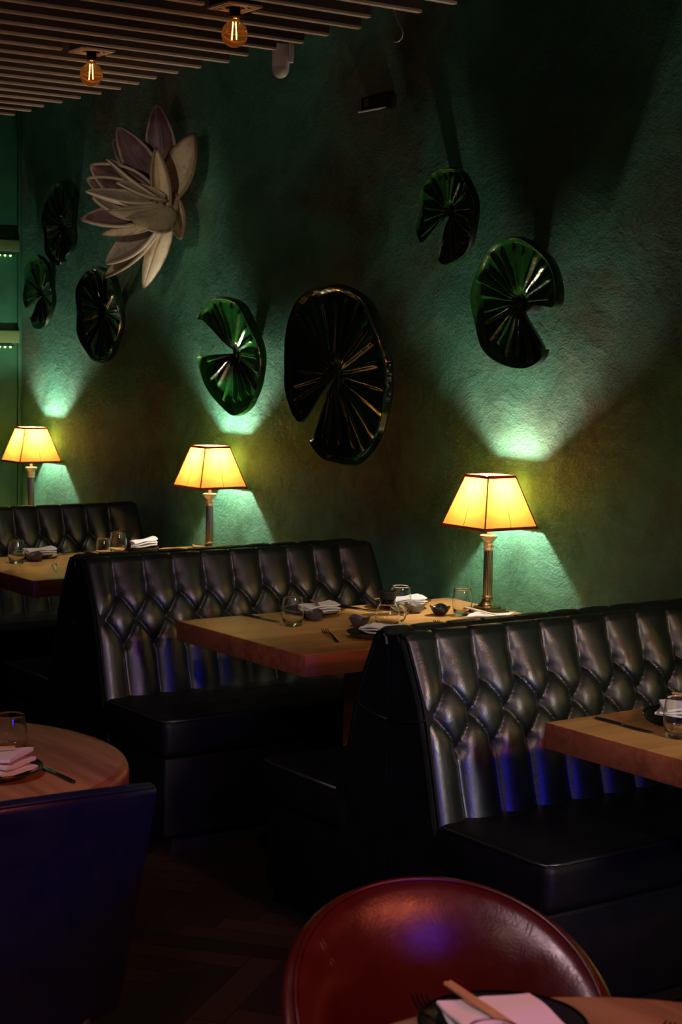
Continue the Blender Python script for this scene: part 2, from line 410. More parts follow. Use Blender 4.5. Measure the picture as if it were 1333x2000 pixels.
# dangling cable
tag(MB().tube([(-.372, -.9, 2.66), (-.364, -.9, 2.56), (-.345, -.9, 2.53), (-.326, -.9, 2.505), (-.321, -.9, 2.492), (-.325, -.9, 2.48), (-.338, -.9, 2.474), (-.352, -.9, 2.473), (-.363, -.9, 2.476)], .0022, 8).build('dangling_cable', WHITEPLASTIC), 'thin hooked grey cable dangling below the slat ends', 'cable')
e = thing('wall_box', 'small black box with a bright lower edge high on the green wall', 'wall box', (-1.605, -.07, 2.5))
MB().box((-.015, .04, .03), (.15, .055, .05), .004).build('box_body', DARK, e)
MB().box((-.015, .010, .002), (.17, .006, .006), .001).build('metal_lip', mat('pale_steel_lip', (.9, .9, .9), .4, 0), e)
MB().box((-.05, .011, .03), (.025, .004, .028), .001).build('label_plate', mat('grey_plate', (.09, .08, .08), .4), e)

# ------------------------------------------------------------------ lily pads
def pad(hub, radii, notch, nribs, mat_, label, tilt=(0, 0), stand=.05, rim=.016, dish=.03):
    """radii: {deg: r}; notch: (deg0, deg1) open wedge; hub (x, y, z) faces -y"""
    e = thing('lily_pad', label, 'wall ornament', hub, group='glazed lily pads on the green wall')
    ks = sorted(radii); n0, n1 = notch; span = 360-(n1-n0)
    def R(a):
        a %= 360
        for i, k in enumerate(ks):
            k2 = ks[(i+1) % len(ks)]; d = (k2-k) % 360; t = (a-k) % 360
            if t <= d:
                t /= d; t = t*t*(3-2*t)*.5+t*.5; return radii[k]*(1-t)+radii[k2]*t
    NA, NR = 560, 40; Rm = sum(radii.values())/len(radii)
    rb = [n1+span*(i+.5+random.uniform(-.2, .2))/nribs for i in range(nribs)]
    rl = [random.uniform(.78, .98) for _ in rb]
    tx, tz = math.radians(tilt[0]), math.radians(tilt[1])
    TM = Matrix.Rotation(tx, 4, 'X') @ Matrix.Rotation(tz, 4, 'Z')
    top = []
    for j in range(NR+1):
        s = j/NR; row = []
        for i in range(NA+1):
            a = n1+span*i/NA; edge = min(i, NA-i)/NA*span
            rr = R(a)*s
            round_ = 1-.10*math.exp(-edge/5)*(s**3)
            rr *= round_
            h = dish*(s**1.6)                                  # dish rises towards the rim
            h -= .012*math.exp(-(s/.16)**2)
            for q, l in zip(rb, rl):
                d = math.radians(abs(a-q))*max(s, .1)*Rm
                wd = .0052+.0035*Rm/.25*s
                h += .012*math.exp(-(d/wd)**2)*min(1, max(0, (s-.1)/.14))*(1 if s < l*.9 else max(0, 1-(s-l*.9)/.08))
            h += rim*math.exp(-((s-.965)/.035)**2)
            h += .012*math.exp(-edge/2.2)*min(1, s*3)*(s < .99)      # raised lips of the notch
            h += .006*math.sin(a*.11+hub[0]*9)*s*s
            if s > .985: h -= .008
            p = TM @ Vector((rr*math.cos(math.radians(a)), -h, rr*math.sin(math.radians(a))))
            row.append(p)
        top.append(row)
    back = [[Vector((p.x*.975, p.y*.62+.008, p.z*.975)) for p in r] for r in top]
    m = MB(); m.grid(top, flip=False); m.grid(back, flip=True)
    o = [top[-1], back[-1]]; m.grid(o)
    m.grid([[r[0] for r in top], [r[0] for r in back]]); m.grid([[r[-1] for r in top], [r[-1] for r in back]])
    m.build('pad_leaf', mat_, e, auto=60)
    bx = MB(); L_ = -hub[1]-.012
    bx.tube([(0, .012, 0), (0, L_+.012, 0)], .03, 16); bx.build('wall_mount', DARK, e)
    return e
GA = glaze('black_green_glaze', (.006, .006, .007), (.008, .05, .012), .45, .62, 3)
GB = glaze('bright_green_glaze', (.016, .02, .012), (.016, .21, .028), .38, .58, 9)
GC = glaze('deep_green_glaze', (.006, .02, .006), (.012, .07, .012), .35, .62, 5)
pad((-1.80, -.088, 1.533), {0: .405, 40: .40, 68: .36, 90: .33, 120: .335, 150: .29, 180: .285, 205: .275, 224: .29, 250: .32, 275: .335, 300: .38, 330: .41}, (226, 247), 24, GA, 'largest lily pad, dark glazed, with a notch at its lower left', (4, 0), rim=.018)
pad((-2.50, -.100, 1.604), {0: .262, 30: .255, 60: .25, 90: .24, 120: .24, 135: .25, 180: .26, 220: .235, 270: .258, 310: .25, 335: .262}, (136, 181), 17, GB, 'bright green lily pad above the middle lamp, notch at its upper left', (10, 0))
pad((-1.14, -.065, 2.107), {0: .165, 45: .165, 90: .145, 135: .15, 180: .148, 218: .185, 255: .19, 300: .18}, (219, 252), 16, GC, 'small dark green lily pad, highest of those right of centre', (6, 0), rim=.011, dish=.02)
pad((-.755, -.072, 1.788), {0: .243, 30: .235, 60: .225, 90: .215, 130: .20, 180: .20, 220: .215, 270: .217, 300: .235, 313: .24}, (314, 355), 19, GC, 'round dark green lily pad above the front lamp, notch at its right', (6, 0))
pad((-3.73, -.07, 1.786), {0: .235, 45: .235, 90: .22, 135: .215, 180: .209, 225: .235, 270: .235, 315: .235}, (92, 104), 18, GA, 'dark lily pad hanging just below the lotus flower', (5, 0))
pad((-4.426, -.06, 1.885), {0: .17, 45: .18, 90: .2, 135: .18, 180: .16, 210: .165, 240: .17, 280: .18, 320: .175}, (208, 232), 14, GC, 'small dark lily pad nearest the left corner, notched at the bottom', (2, 0), rim=.011, dish=.02)
pad((-4.19, -.06, 2.215), {0: .17, 45: .19, 90: .21, 135: .19, 180: .17, 225: .19, 270: .2, 315: .185}, (286, 300), 14, GA, 'shadowy dark lily pad high up between the lotus and the left corner', (2, 0), rim=.011, dish=.02)

# ------------------------------------------------------------------ lotus
def petal(root, B, T, width, face, cup, bend, m, tipc=.0, roll_=0):
    B, T, face = Vector(B), Vector(T), Vector(face).normalized()
    ax = (T-B); Ln = ax.length; a = ax.normalized(); n = (face-a*face.dot(a)).normalized(); s = a.cross(n)
    if roll_: q = Matrix.Rotation(math.radians(roll_), 3, a); n, s = q @ n, q @ s
    rows = []; NU, NV = 26, 24
    for i in range(NU+1):
        u = i/NU
        wd = width/2*(math.sin(PI*min(1, (u*.93+.07))**.9)**.72 if u < .999 else 0)
        wd = max(wd, .0012 if u > .97 else .012*(1-u))
        c = B+ax*u - n*bend*math.sin(PI*u)*Ln + n*tipc*Ln*max(0, u-.7)**2*6
        row = []
        for j in range(NV+1):
            t = j/NV*2-1
            ang = t*cup
            if abs(cup) > .05: off = s*(math.sin(ang)/cup)*wd + n*((1-math.cos(ang))/cup)*wd
            else: off = s*t*wd
            off += n*(-.006*math.exp(-(t/.12)**2))*math.sin(PI*u)
            row.append(c+off)
        rows.append(row)
    mb = MB().grid(rows)
    o = mb.build('petal', m, root, solid=.012)
    o.modifiers['solid'].offset = 0
    at = o.data.attributes.new('edge', 'FLOAT', 'POINT')
    if len(o.data.vertices) == (NU+1)*(NV+1):
        for i in range(NU+1):
            for j in range(NV+1):
                at.data[i*(NV+1)+j].value = max(abs(j/NV*2-1)+.05*math.sin(i*1.3+j), (i/NU)**3)
    return o
lot = thing('lotus_sculpture', 'large cream and mauve lotus flower sculpture mounted on the green wall', 'wall sculpture', (-3.0, -.0, 2.2))
PT = [
 # tip, base, width, facing, cup, bend, material
 ((-3.065, -.16, 2.672), (-3.04, -.13, 2.33), .115, (.6, -.8, 0), .75, .05, 'M'),
 ((-3.163, -.30, 2.571), (-2.98, -.18, 2.26), .115, (.75, -.55, -.2), .8, .06, 'M'),
 ((-3.36, -.22, 2.545), (-3.06, -.14, 2.30), .12, (.5, -.8, -.1), .7, .05, 'M'),
 ((-3.28, -.20, 2.50), (-3.04, -.14, 2.32), .10, (.5, -.8, -.1), .7, .05, 'M'),
 ((-2.853, -.09, 2.53), (-2.985, -.14, 2.255), .165, (.25, -.95, .1), .95, .10, 'C'),
 ((-2.924, -.24, 2.462), (-2.934, -.19, 2.187), .085, (.1, -.9, .1), 1.5, .09, 'C', 0, 55),
 ((-3.02, -.42, 2.411), (-2.93, -.2, 2.24), .10, (.55, .2, .8), 1.0, .06, 'G'),
 ((-3.096, -.46, 2.387), (-3.0, -.2, 2.26), .15, (.6, -.5, -.5), 1.0, .08, 'M'),
 ((-3.134, -.46, 2.334), (-3.0, -.2, 2.235), .12, (.6, -.3, -.6), .9, .06, 'M'),
 ((-3.06, -.50, 2.275), (-2.97, -.2, 2.24), .10, (.5, -.1, .8), 1.1, .08, 'G'),
 ((-2.93, -.42, 2.307), (-2.91, -.2, 2.25), .07, (.6, -.3, .7), 1.2, .06, 'G'),
 ((-3.155, -.42, 2.261), (-3.02, -.18, 2.21), .11, (.6, -.5, .3), .9, .06, 'G'),
 ((-2.90, -.48, 2.180), (-2.92, -.2, 2.225), .10, (.5, .0, .85), -1.0, .0, 'C'),
 ((-2.79, -.43, 2.146), (-2.90, -.18, 2.215), .15, (.55, -.15, .8), -1.0, .02, 'C'),
 ((-3.141, -.48, 2.163), (-3.0, -.18, 2.19), .14, (.5, -.4, .7), 1.0, .09, 'M'),
 ((-3.068, -.42, 2.098), (-2.95, -.18, 2.175), .08, (.4, -.1, .9), -1.1, -.03, 'C'),
 ((-3.189, -.34, 1.985), (-2.95, -.19, 2.175), .14, (.5, -.6, .55), 1.0, .10, 'G'),
 ((-3.315, -.28, 1.931), (-2.98, -.16, 2.17), .12, (.45, -.6, .6), 1.1, .08, 'C'),
 ((-3.135, -.18, 1.885), (-2.975, -.15, 2.19), .082, (.65, -.7, .1), -.9, -.04, 'C'),
 ((-2.885, -.13, 2.085), (-2.955, -.15, 2.28), .078, (.5, -.8, .1), 1.0, .08, 'C', .12),
]
for p in PT:
    B, T = Vector(p[1]), Vector(p[0])
    petal(lot, B-lot.location, T-lot.location, p[2]*1.38, p[3], p[4], p[5], {'M': PETAL_M, 'C': PETAL_C, 'G': PETAL_G}[p[6]], *(p[7:]))
MB().lathe([(0, -.012), (.05, -.010), (.066, 0), (.05, .03), (.025, .045), (0, .05)], 24).xf(Matrix.Rotation(math.radians(90), 4, 'X')).xf(Matrix.Translation((.03, -.14, .02))).build('flower_hub', PETAL_G, lot)
MB().tube([(.02, -.14, .02), (-.16, .0, .03)], .03, 16).build('wall_mount', DARK, lot)

# ------------------------------------------------------------------ booth benches
YE = -1.2; BA = .119; BB = .17; Z1, Z2, Z3 = .79, .705, .62; YB1 = -1.10; YB2 = -1.1595
PROF = [(.004, .868), (.010, .888), (.026, .902), (.045, .9065), (.060, .903), (.074, .888), (.088, .86), (.105, .825), (.122, .79), (.140, .75), (.156, .705), (.168, .66), (.178, .62), (.190, .57), (.202, .52), (.214, .47), (.226, .42)]
def prof_samples(n):
    ds = [0]
    for a, b in zip(PROF, PROF[1:]): ds.append(ds[-1]+math.dist(a, b))
    out = []
    def at(d):
        d = min(max(d, 0), ds[-1])
        for i in range(len(PROF)-1):
            if d <= ds[i+1]+1e-9:
                t = (d-ds[i])/(ds[i+1]-ds[i]); return Vector((PROF[i][0]*(1-t)+PROF[i+1][0]*t, PROF[i][1]*(1-t)+PROF[i+1][1]*t))
    for k in range(n+1):
        d = ds[-1]*k/n; p = at(d); q = (at(d+.012)-at(d-.012)).normalized()
        out.append((p, Vector((-q.y, q.x)), d))
    return out
def puff(y, z):
    yy = y
    def ch(y0, lo, hi):
        if yy < lo: t = (lo-yy)/BA; return 1 if t > .5 else math.sin(PI*t)**2
        if yy > hi: t = (yy-hi)/BA; return 1 if t > .5 else math.sin(PI*t)**2
        return math.sin(PI*(yy-y0)/BA)**2
    hi1 = YB1+8*BA; hi2 = YB2+9*BA
    if z >= Z1: return ch(YB1, YB1, hi1)
    if z <= Z3: return ch(YB1, YB1, hi1)
    if yy < YB2 or yy > hi2:
        dz = min(abs(z-Z2)/BB, .5); return math.sin(PI*dz)**2 if yy < YB2 else max(math.sin(PI*dz)**2, min(1, (yy-hi2)/.05))
    u = (yy-YB1)/BA+(z-Z1)/BB; v = (yy-YB1)/BA-(z-Z1)/BB
    return abs(math.sin(PI*u)*math.sin(PI*v))
def disp(y, z, d):
    q = puff(y, z)
    h = .034*(q**.24) - .030
    # dimples round the buttons
    for zz, y0, n in ((Z1, YB1, 9), (Z2, YB2, 10), (Z3, YB1, 9)):
        k = round((y-y0)/BA)
        if 0 <= k < n:
            r2 = ((y-y0-k*BA)**2+(z-zz)**2)/(.017**2)
            if r2 < 8: h -= .013*math.exp(-r2)
    amp = 1
    if d < .15: amp = min(1, max(0, (d-.045)/.10))**1.3
    if z < .52: amp *= max(.6, 1-(.52-z)*2)
    if d < .12:
        k = (y-YB1)/BA; k = (k-round(k))*BA
        if YB1-.01 < y < YB1+8*BA+.01: h = h*amp-.0045*math.exp(-(k/.0045)**2)*(1-amp); return h
    return h*amp
def bench(name, x, s, label, buttons=True, proto=None):
    e = thing(name, label, 'booth bench', (x, 0, 0), group='black tufted booth benches')
    if proto:
        for ch in proto.children:
            c = ch.copy(); COL.objects.link(c); c.parent = e
            for g in ch.children:
                d = g.copy(); COL.objects.link(d); d.parent = c
        return e
    ps = prof_samples(150); rows = []
    ys = [YE+.0+.006*i/3 for i in range(12)]; y = ys[-1]
    while y < -.004: y += .0042; ys.append(min(y, -.003))
    for (p, n, d) in ps:
        row = []
        for y in ys:
            h = disp(y, p.y, d) if buttons else (disp(y, p.y, d) if d < .12 else 0)
            t = y-YE; rr = .034
            edge = rr-math.sqrt(max(0, rr*rr-(rr-min(t, rr))**2))
            if t < .05: h *= t/.05
            t2 = -y
            if t2 < .02: edge += (.02-t2)*.4
            q = p+n*(h-edge*(.9 if d > .04 else .3))
            row.append((s*max(q.x, .002), y, q.y))
        rows.append(row)
    br = MB().grid(rows, flip=(s < 0)).build('backrest', LEATHER, e)
    if buttons:
        for zz, y0, n in ((Z1, YB1, 9), (Z2, YB2, 10), (Z3, YB1, 9)):
            p, nn, d = min(ps, key=lambda q: abs(q[0].y-zz)+(0 if q[2] > .05 else 1))
            for k in range(n):
                y = y0+k*BA; h = disp(y, zz, d); c = p+nn*(h+.003)
                q = MB().lathe([(0, -.005), (.0065, -.002), (.0085, .001), (.007, .004), (.003, .0058), (0, .006)], 14)
                q.xf(Matrix.Translation((s*c.x, y, c.y)) @ Matrix.Rotation(s*(PI/2-.25), 4, 'Y')); q.build('button', BUTTON, br)
    # end panel: the bench's flat side, following the back profile
    pl = [(.002, .05)]+[(.002, .885)]+[(p.x-.006, p.y-.006) for p, n, d in ps[8::6]]+[(.225, .40), (.225, .05)]
    m = MB(); nP = len(pl)
    for yy in (YE+.004, YE+.03): m.add([(s*a, yy, b) for a, b in pl], [])
    m.f = [tuple(range(nP)), tuple(reversed(range(nP, 2*nP)))]+[(i, (i+1) % nP, nP+(i+1) % nP, nP+i) for i in range(nP)]
    m.build('end_panel', LEATHER_FLAT, e, auto=30)
    m = MB().tube([(s*.006, YE+.002, .672), (s*.06, YE-.001, .676), (s*.12, YE-.001, .688), (s*.150, YE+.004, .698)], .0035, 8); m.build('piping', LEATHER_FLAT, e)
    # seat and base
    seat = MB().box((s*.395, (YE-.005)/2-.001, .385), (.45, -YE-.01, .125), .028, 5); seat.build('seat_cushion', LEATHER_FLAT, e)
    MB().tube([(s*.23, YE+.004, .44), (s*.56, YE+.004, .44), (s*.60, YE+.012, .44), (s*.612, YE+.05, .44), (s*.612, -.03, .44)], .005, 8).build('seat_piping', LEATHER, e)
    MB().box((s*.30, (YE)/2, .19), (.594, -YE-.03, .26), .012, 3).build('base', LEATHER_FLAT, e)
    MB().box((s*.29, (YE)/2+.02, .03), (.55, -YE-.08, .06)).build('plinth', DARK, e, smooth=False)
    return e
f1 = bench('booth_bench', .078, 1, 'tufted black leather bench nearest on the right, blue light on its folds')
r1 = bench('booth_bench', .074, -1, 'black leather bench back to back with the front right bench, facing the middle table', False)
bench('booth_bench', -1.715, 1, 'tufted black leather bench in the middle, behind the table with the front lamp', proto=f1)
bench('booth_bench', -1.719, -1, 'black leather bench back to back with the middle bench, facing the far table', False, proto=r1)
bench('booth_bench', -3.585, 1, 'tufted black leather bench farthest back on the left', proto=f1)

# ------------------------------------------------------------------ rectangular tables
def table(x0, x1, label, proto=None):
    xc = (x0+x1)/2
    if proto: return dup(proto, label, (xc, -.56, 0))
    e = thing('dining_table', label, 'table', (xc, -.56, 0), group='thick oak booth tables')
    wx, wy = x1-x0, 1.105
    MB().box((0, -.001, .7485), (wx-.008, wy-.006, .003), .001, 1).build('tabletop_surface', WOOD, e, smooth=False)
    MB().box((0, 0, .718), (wx, wy, .0625), .0025, 2).build('edge_slab', WOOD_EDGE, e, auto=35)
    MB().box((0, .02, .365), (.13, .26, .64), .003, 1).build('pedestal', WOOD_EDGE, e, auto=35)
    MB().box((0, .0, .025), (.5, .62, .04), .006, 2).build('foot_plate', BLACKMETAL, e)
    return e
t2 = table(-1.178, -.437, 'thick oak booth table in the middle, under the front lamp')
table(-2.995, -2.256, 'thick oak booth table at far left, under the middle lamp', t2)
table(.578, 1.318, 'thick oak booth table cut off by the right edge of the photo', t2)

# ------------------------------------------------------------------ lamps
def lamp(x, label, first=None):
    if first: return dup(first, label, (x, -.128, .75))
    e = thing('table_lamp', label, 'table lamp', (x, -.128, .75), group='brass column lamps with amber shades')
    b = MB()
    for w_, z0, z1 in ((.118, 0, .008), (.106, .008, .013), (.09, .013, .019), (.066, .019, .026)):
        b.box((0, 0, (z0+z1)/2), (w_, w_, z1-z0), .0015, 2)
    b.build('base', BRASS, e, auto=35)
    pr = [(0, .024), (.031, .024), (.031, .029), (.026, .034), (.019, .045), (.017, .052), (.020, .055), (.020, .059), (.0165, .062)]
    pt = [(.0145, .212), (.0185, .215), (.0185, .219), (.016, .222), (.016, .226), (.0185, .229), (.0185, .233), (.016, .237)]
    MB().lathe(pr, 40).build('column_foot', BRASS, e, auto=50)
    def flute(r, z, a): return (r-.0013*abs(math.sin(a*9))**.6, z)
    MB().lathe([(.0165, .060), (.0162, .14), (.0152, .213)], 216, fn=flute).build('fluted_column', BRASS, e)
    MB().lathe(pt+[(.017, .243), (.021, .250), (.028, .257), (.0305, .260), (.0305, .264), (.026, .266), (0, .266)], 40).build('capital', mat('pale_brass', (.7, .58, .4), .3, .7), e, auto=50)
    MB().lathe([(0, .262), (.0065, .262), (.0065, .35), (.014, .353), (.014, .390), (.010, .3945), (0, .3945)], 20).build('bulb_holder', CREAM_METAL, e, auto=40)
    # shade: square pyramid frustum, open above and below
    z0, z1, w0, w1 = .292, .466, .228, .116
    sh = MB(); n = 12
    def cor(w_, z): return [(-w_/2, -w_/2, z), (w_/2, -w_/2, z), (w_/2, w_/2, z), (-w_/2, w_/2, z)]
    A, B_ = cor(w0, z0), cor(w1, z1)
    for i in range(4):
        rows = []
        for k in range(2):
            p, q = ((A, B_)[k][i], (A, B_)[k][(i+1) % 4])
            rows.append([tuple(p[t]*(1-u/n)+q[t]*u/n for t in range(3)) for u in range(n+1)])
        sh.grid(rows)
    s_ = sh.build('lamp_shade', SHADE, e, smooth=False)
    def band(w_, z, r):
        c = cor(w_, z); m_ = MB()
        for i in range(4):
            m_.tube([c[i], c[(i+1) % 4]], r, 6)
        return m_
    def strip(za, zb_):
        m_ = MB(); f_ = lambda z: w0+(w1-w0)*(z-z0)/(z1-z0)+.0016
        a_, b_ = cor(f_(za), za), cor(f_(zb_), zb_)
        for i in range(4): m_.grid([[a_[i], a_[(i+1) % 4]], [b_[i], b_[(i+1) % 4]]])
        return m_
    strip(z0-.001, z0+.008).build('bottom_ribbon', TRIM, s_, smooth=False, solid=.001)
    strip(z1-.008, z1+.001).build('top_ribbon', TRIM, s_, smooth=False, solid=.001)
    for i in range(4): MB().tube([A[i], B_[i]], .0022, 6).build('corner_ribbon', TRIM, s_)
    for i in range(4):
        a_, b_ = [(A[i][t]+A[(i+1) % 4][t])/2 for t in range(3)], [(B_[i][t]+B_[(i+1) % 4][t])/2 for t in range(3)]
        MB().tube([a_, b_], .0009, 5).build('seam', SHADE, s_)
    sp = MB()
    for i in range(4): sp.tube([(0, 0, .462), B_[i]], .0012, 5)
    sp.build('shade_carrier', BRASS, e)
    pr = [(0, .394)]+[(.017*math.sin(a), .411-.017*math.cos(a)) for a in [PI*k/14 for k in range(2, 14)]]+[(0, .428)]
    MB().lathe(pr, 16).build('bulb', BULB, e)
    return e
l1 = lamp(-.813, 'brass table lamp with amber shade on the middle oak table, largest in view')
lamp(-2.637, 'brass table lamp with amber shade on the far oak table, middle of three', l1)
lamp(-4.404, 'brass table lamp with amber shade farthest left, behind the far bench', l1)
lamp(1.12, 'brass table lamp with amber shade on the right-hand table', l1)
table(-4.775, -4.036, 'thick oak booth table behind the far bench, under the leftmost lamp', t2)

# ------------------------------------------------------------------ tableware
def tumbler(loc, label, s=1.0, proto=[None]):
    e = thing('drinking_glass', label, 'glass', loc, group='stemless drinking glasses')
    e.scale = (s, s, s)
    if proto[0]:
        for ch in proto[0].children: c = ch.copy(); COL.objects.link(c); c.parent = e
        return e
    out = [(0, 0), (.024, 0), (.0265, .002), (.030, .012), (.0335, .028), (.0345, .044), (.0335, .062), (.031, .080), (.0298, .090), (.0293, .0915)]
    inn = [(.0283, .0915), (.0288, .088), (.0300, .080), (.0324, .062), (.0334, .044), (.0322, .028), (.0285, .016), (.022, .0115), (.010, .0105), (0, .0105)]
    MB().lathe(out+inn, 48).build('glass_body', GLASS, e); proto[0] = e
    return e
def plate(loc, d, label, m=STONE, rimm=None, deep=.018):
    e = thing('plate', label, 'plate', loc, group='napkin plates'); r = d/2
    pr = [(0, .003), (r*.45, .003), (r*.5, 0), (r*.6, 0), (r*.66, .003), (r*.93, deep-.003), (r, deep), (r*1.0, deep+.002), (r*.97, deep+.002), (r*.90, deep-.001), (r*.66, .008), (r*.5, .0065), (0, .0065)]
    def wob(rr, z, a): return (rr*(1+.012*math.sin(3*a+loc[0]*5)), z)
    MB().lathe(pr, 56, fn=wob).build('plate_body', m, e, auto=60)
    if rimm:
        MB().lathe([(r*.955, deep+.0015), (r*.99, deep+.0038), (r*1.008, deep+.0015), (r*.99, deep-.001)], 56, fn=wob).build('rim', rimm, e)
    return e
def bowl(loc, d, label, m=PLUMSTONE, rz=0):
    e = thing('sauce_bowl', label, 'bowl', loc, rz, group='small sauce bowls'); r = d/2; h = .030
    def wob(rr, z, a):
        k = 1+.10*abs(math.cos(1.5*a))*(z/h); return (rr*k, z+(z/h)**2*.005*math.cos(3*a))
    pr = [(0, 0), (r*.45, 0), (r*.55, .003), (r*.8, .014), (r*.95, .026), (r, h), (r*.95, h), (r*.86, .024), (r*.68, .012), (r*.45, .006), (0, .005)]
    MB().lathe(pr, 48, fn=wob).build('bowl_body', m, e, auto=60); return e
def napkin(loc, w_, d_, rz, label, layers=3, fan=.12, h=.0055, tilt=0):
    """a folded linen napkin: stacked, slightly fanned layers joined at a rounded fold"""
    m = MB(); n = 18
    for k in range(layers):
        z = k*h; a = (k-(layers-1)/2)*fan; ca, sa = math.cos(a), math.sin(a)
        rows = []
        sec = [(0, .0), (0, h*.82)]
        for i in range(n+1):
            u = i/n-.5; row = []
            prof_ = [(-.5, .1), (-.51, .5), (-.5, .88), (-.3, .95), (0, 1), (.3, .95), (.5, .9), (.505, .5), (.5, .08), (.2, 0), (-.2, 0)]
            for t, zz in prof_:
                x, y = u*w_*(1-.04*k), t*d_*(1-.06*k)
                zz = z+zz*h*.86+.0022*math.sin(u*7+k*1.7+t*2)+.0012*math.sin(t*9+k)+.004*(u+.5)*k
                row.append((x*ca-y*sa, x*sa+y*ca, zz))
            rows.append(row)
        st = len(m.v); m.grid(rows, closeu=True); nn = len(prof_)
        m.f.append(tuple(reversed(range(st, st+nn)))); m.f.append(tuple(range(len(m.v)-nn, len(m.v))))
    m.v = [(x, y, z+.0025+tilt*(x+w_/2)) for x, y, z in m.v]
    o = m.build('folded_napkin', LINEN, auto=45); o.location = loc; o.rotation_euler = (0, 0, rz)
    return tag(o, label, 'napkin', 'folded napkins')
def fork(a, b, label):
    """a = tip, b = handle end (x, y, z)"""
    a, b = Vector(a), Vector(b); d = (b-a); Ln = d.length
    m = MB(); W_ = .022
    def blade(pts):
        rows = []
        for x, y, z, w2, t in pts:
            rows.append([(x, y-w2, z-t), (x, y+w2, z-t), (x, y+w2, z+t), (x, y-w2, z+t)])
        st = len(m.v); m.grid(rows, closeu=True); m.f.append((st, st+1, st+2, st+3)[::-1]); e_ = len(m.v); m.f.append((e_-4, e_-3, e_-2, e_-1))
    for k in range(4):
        y = (k-1.5)*.0062
        blade([(0, y, .0095, .0009, .0006), (.012, y, .006, .0013, .0009), (.030, y, .0038, .0014, .001), (.050, y*.95, .005, .0016, .001)])
    blade([(.046, 0, .0046, .0110, .001), (.055, 0, .006, .0108, .001), (.066, 0, .008, .007, .0011), (.078, 0, .0095, .003, .0016), (.11, 0, .009, .0028, .0018), (Ln*.8, 0, .0045, .004, .0016), (Ln-.004, 0, .0025, .005, .0014), (Ln, 0, .0025, .0035, .0012)])
    o = m.build('fork', CUTLERY, auto=40); o.location = a; o.rotation_euler = (0, 0, math.atan2(d.y, d.x))
    return tag(o, label, 'fork', 'dark steel forks')
def knife(a, b, label):
    """a = handle end, b = blade tip"""
    a, b = Vector(a), Vector(b); d = b-a; Ln = d.length
    e = thing('table_knife', label, 'knife', a, math.atan2(d.y, d.x), group='dark table knives')
    h = Ln*.5
    m = MB(); rows = []
    for x, w2, t in ((0, .003, .002), (.003, .0052, .0034), (h*.3, .0058, .0038), (h*.9, .0046, .0034), (h, .0040, .003)):
        rows.append([(x, math.cos(q)*w2, .004+math.sin(q)*t) for q in [2*PI*k/12 for k in range(12)]])
    m.grid(rows, closeu=True); m.f.append(tuple(range(12))[::-1]); n_ = len(m.v); m.f.append(tuple(range(n_-12, n_)))
    m.build('handle', STONE, e)
    m = MB(); rows = []
    for x, lo, hi in ((h, -.004, .004), (h+.01, -.0075, .0052), (Ln*.8, -.0085, .0055), (Ln*.94, -.006, .0055), (Ln, .003, .005)):
        rows.append([(x, lo, .0034), (x, hi, .0026), (x, hi, .0046), (x, lo, .0038)])
    m.grid(rows, closeu=True); m.build('blade', CUTLERY, e, auto=30)
    return e
def sticks(a, b, label, m=CHOP, n=2, r=.0026):
    a, b = Vector(a), Vector(b); d = b-a; o_ = Vector((-d.y, d.x, 0)).normalized()*.0042
    mb = MB()
    for k in range(n):
        q = o_*(k-(n-1)/2)*1.5
        mb.tube([q, q+d*.5, q+d*1.0], [r, r*.95, r*.6], 8)
    o = mb.build('chopsticks', m, auto=50); o.location = a
    return tag(o, label, 'chopsticks', 'pairs of chopsticks on napkins')
T = .7502
# --- middle table (oak, under the front lamp)
tumbler((-.911, -.844, T), 'empty drinking glass at the outer end of the middle table', 1.04)
plate((-1.075, -.665, T), .195, 'dark plate with grey napkin behind the outer glass on the middle table', STONE, GREYSTONE)
napkin((-1.06, -.64, T+.012), .125, .085, 1.3, 'greyish folded napkin on the dark plate behind the outer glass, middle table', 3, .14, .006)
bowl((-.966, -.727, T), .062, 'plum grey sauce bowl just right of the outer glass on the middle table')
knife((-1.17, -.870, T), (-.985, -.848, T), 'dark knife left of the outer glass near the far edge of the middle table')
fork((-1.147, -.474, T), (-1.04, -.595, T), 'fork right of the dark napkin plate by the middle bench')
sticks((-1.135, -.62, T+.040), (-1.01, -.68, T+.040), 'dark chopsticks lying on the grey napkin behind the outer glass', CUTLERY)
plate((-1.065, -.305, T), .20, 'tan rimmed plate with white napkins behind the glass cruet', STONE, TANRIM)
napkin((-1.05, -.29, T+.012), .135, .085, 1.2, 'white folded napkin on the tan rimmed plate, middle table', 3, .16, .006)
knife((-1.176, -.480, T), (-1.00, -.435, T), 'dark knife between the two far plates on the middle table')
tumbler((-.935, -.400, T), 'drinking glass in front of the tan rimmed plate, behind the cruet', 1.05)
bowl((-.945, -.330, T), .066, 'grey sauce bowl between the tan rimmed plate and its fork', GREYSTONE, .6)
fork((-1.176, -.088, T), (-1.03, -.235, T), 'fork with upturned tines at the wall end of the middle table')
bowl((-.793, -.670, T), .066, 'plum grey sauce bowl just left of the glass cruet', PLUMSTONE, .9)
plate((-.60, -.755, T), .165, 'black plate with pink napkin partly hidden by the front bench end', STONE)
napkin((-.60, -.725, T+.010), .12, .085, .15, 'pink tinted folded napkin on the black plate by the front bench', 3, .2, .007)
fork((-.763, -.824, T), (-.575, -.905, T), 'fork in front of the pink napkin plate at the near edge of the middle table')
tumbler((-.825, -.226, T), 'drinking glass beside the base of the front lamp', .97)
bowl((-.86, -.292, T), .066, 'dark sauce bowl left of the glass by the front lamp', STONE, .3)
napkin((-.67, -.235, T+.001), .15, .10, .35, 'white folded napkin in front of the front lamp base, half behind the bench', 3, .2, .006)
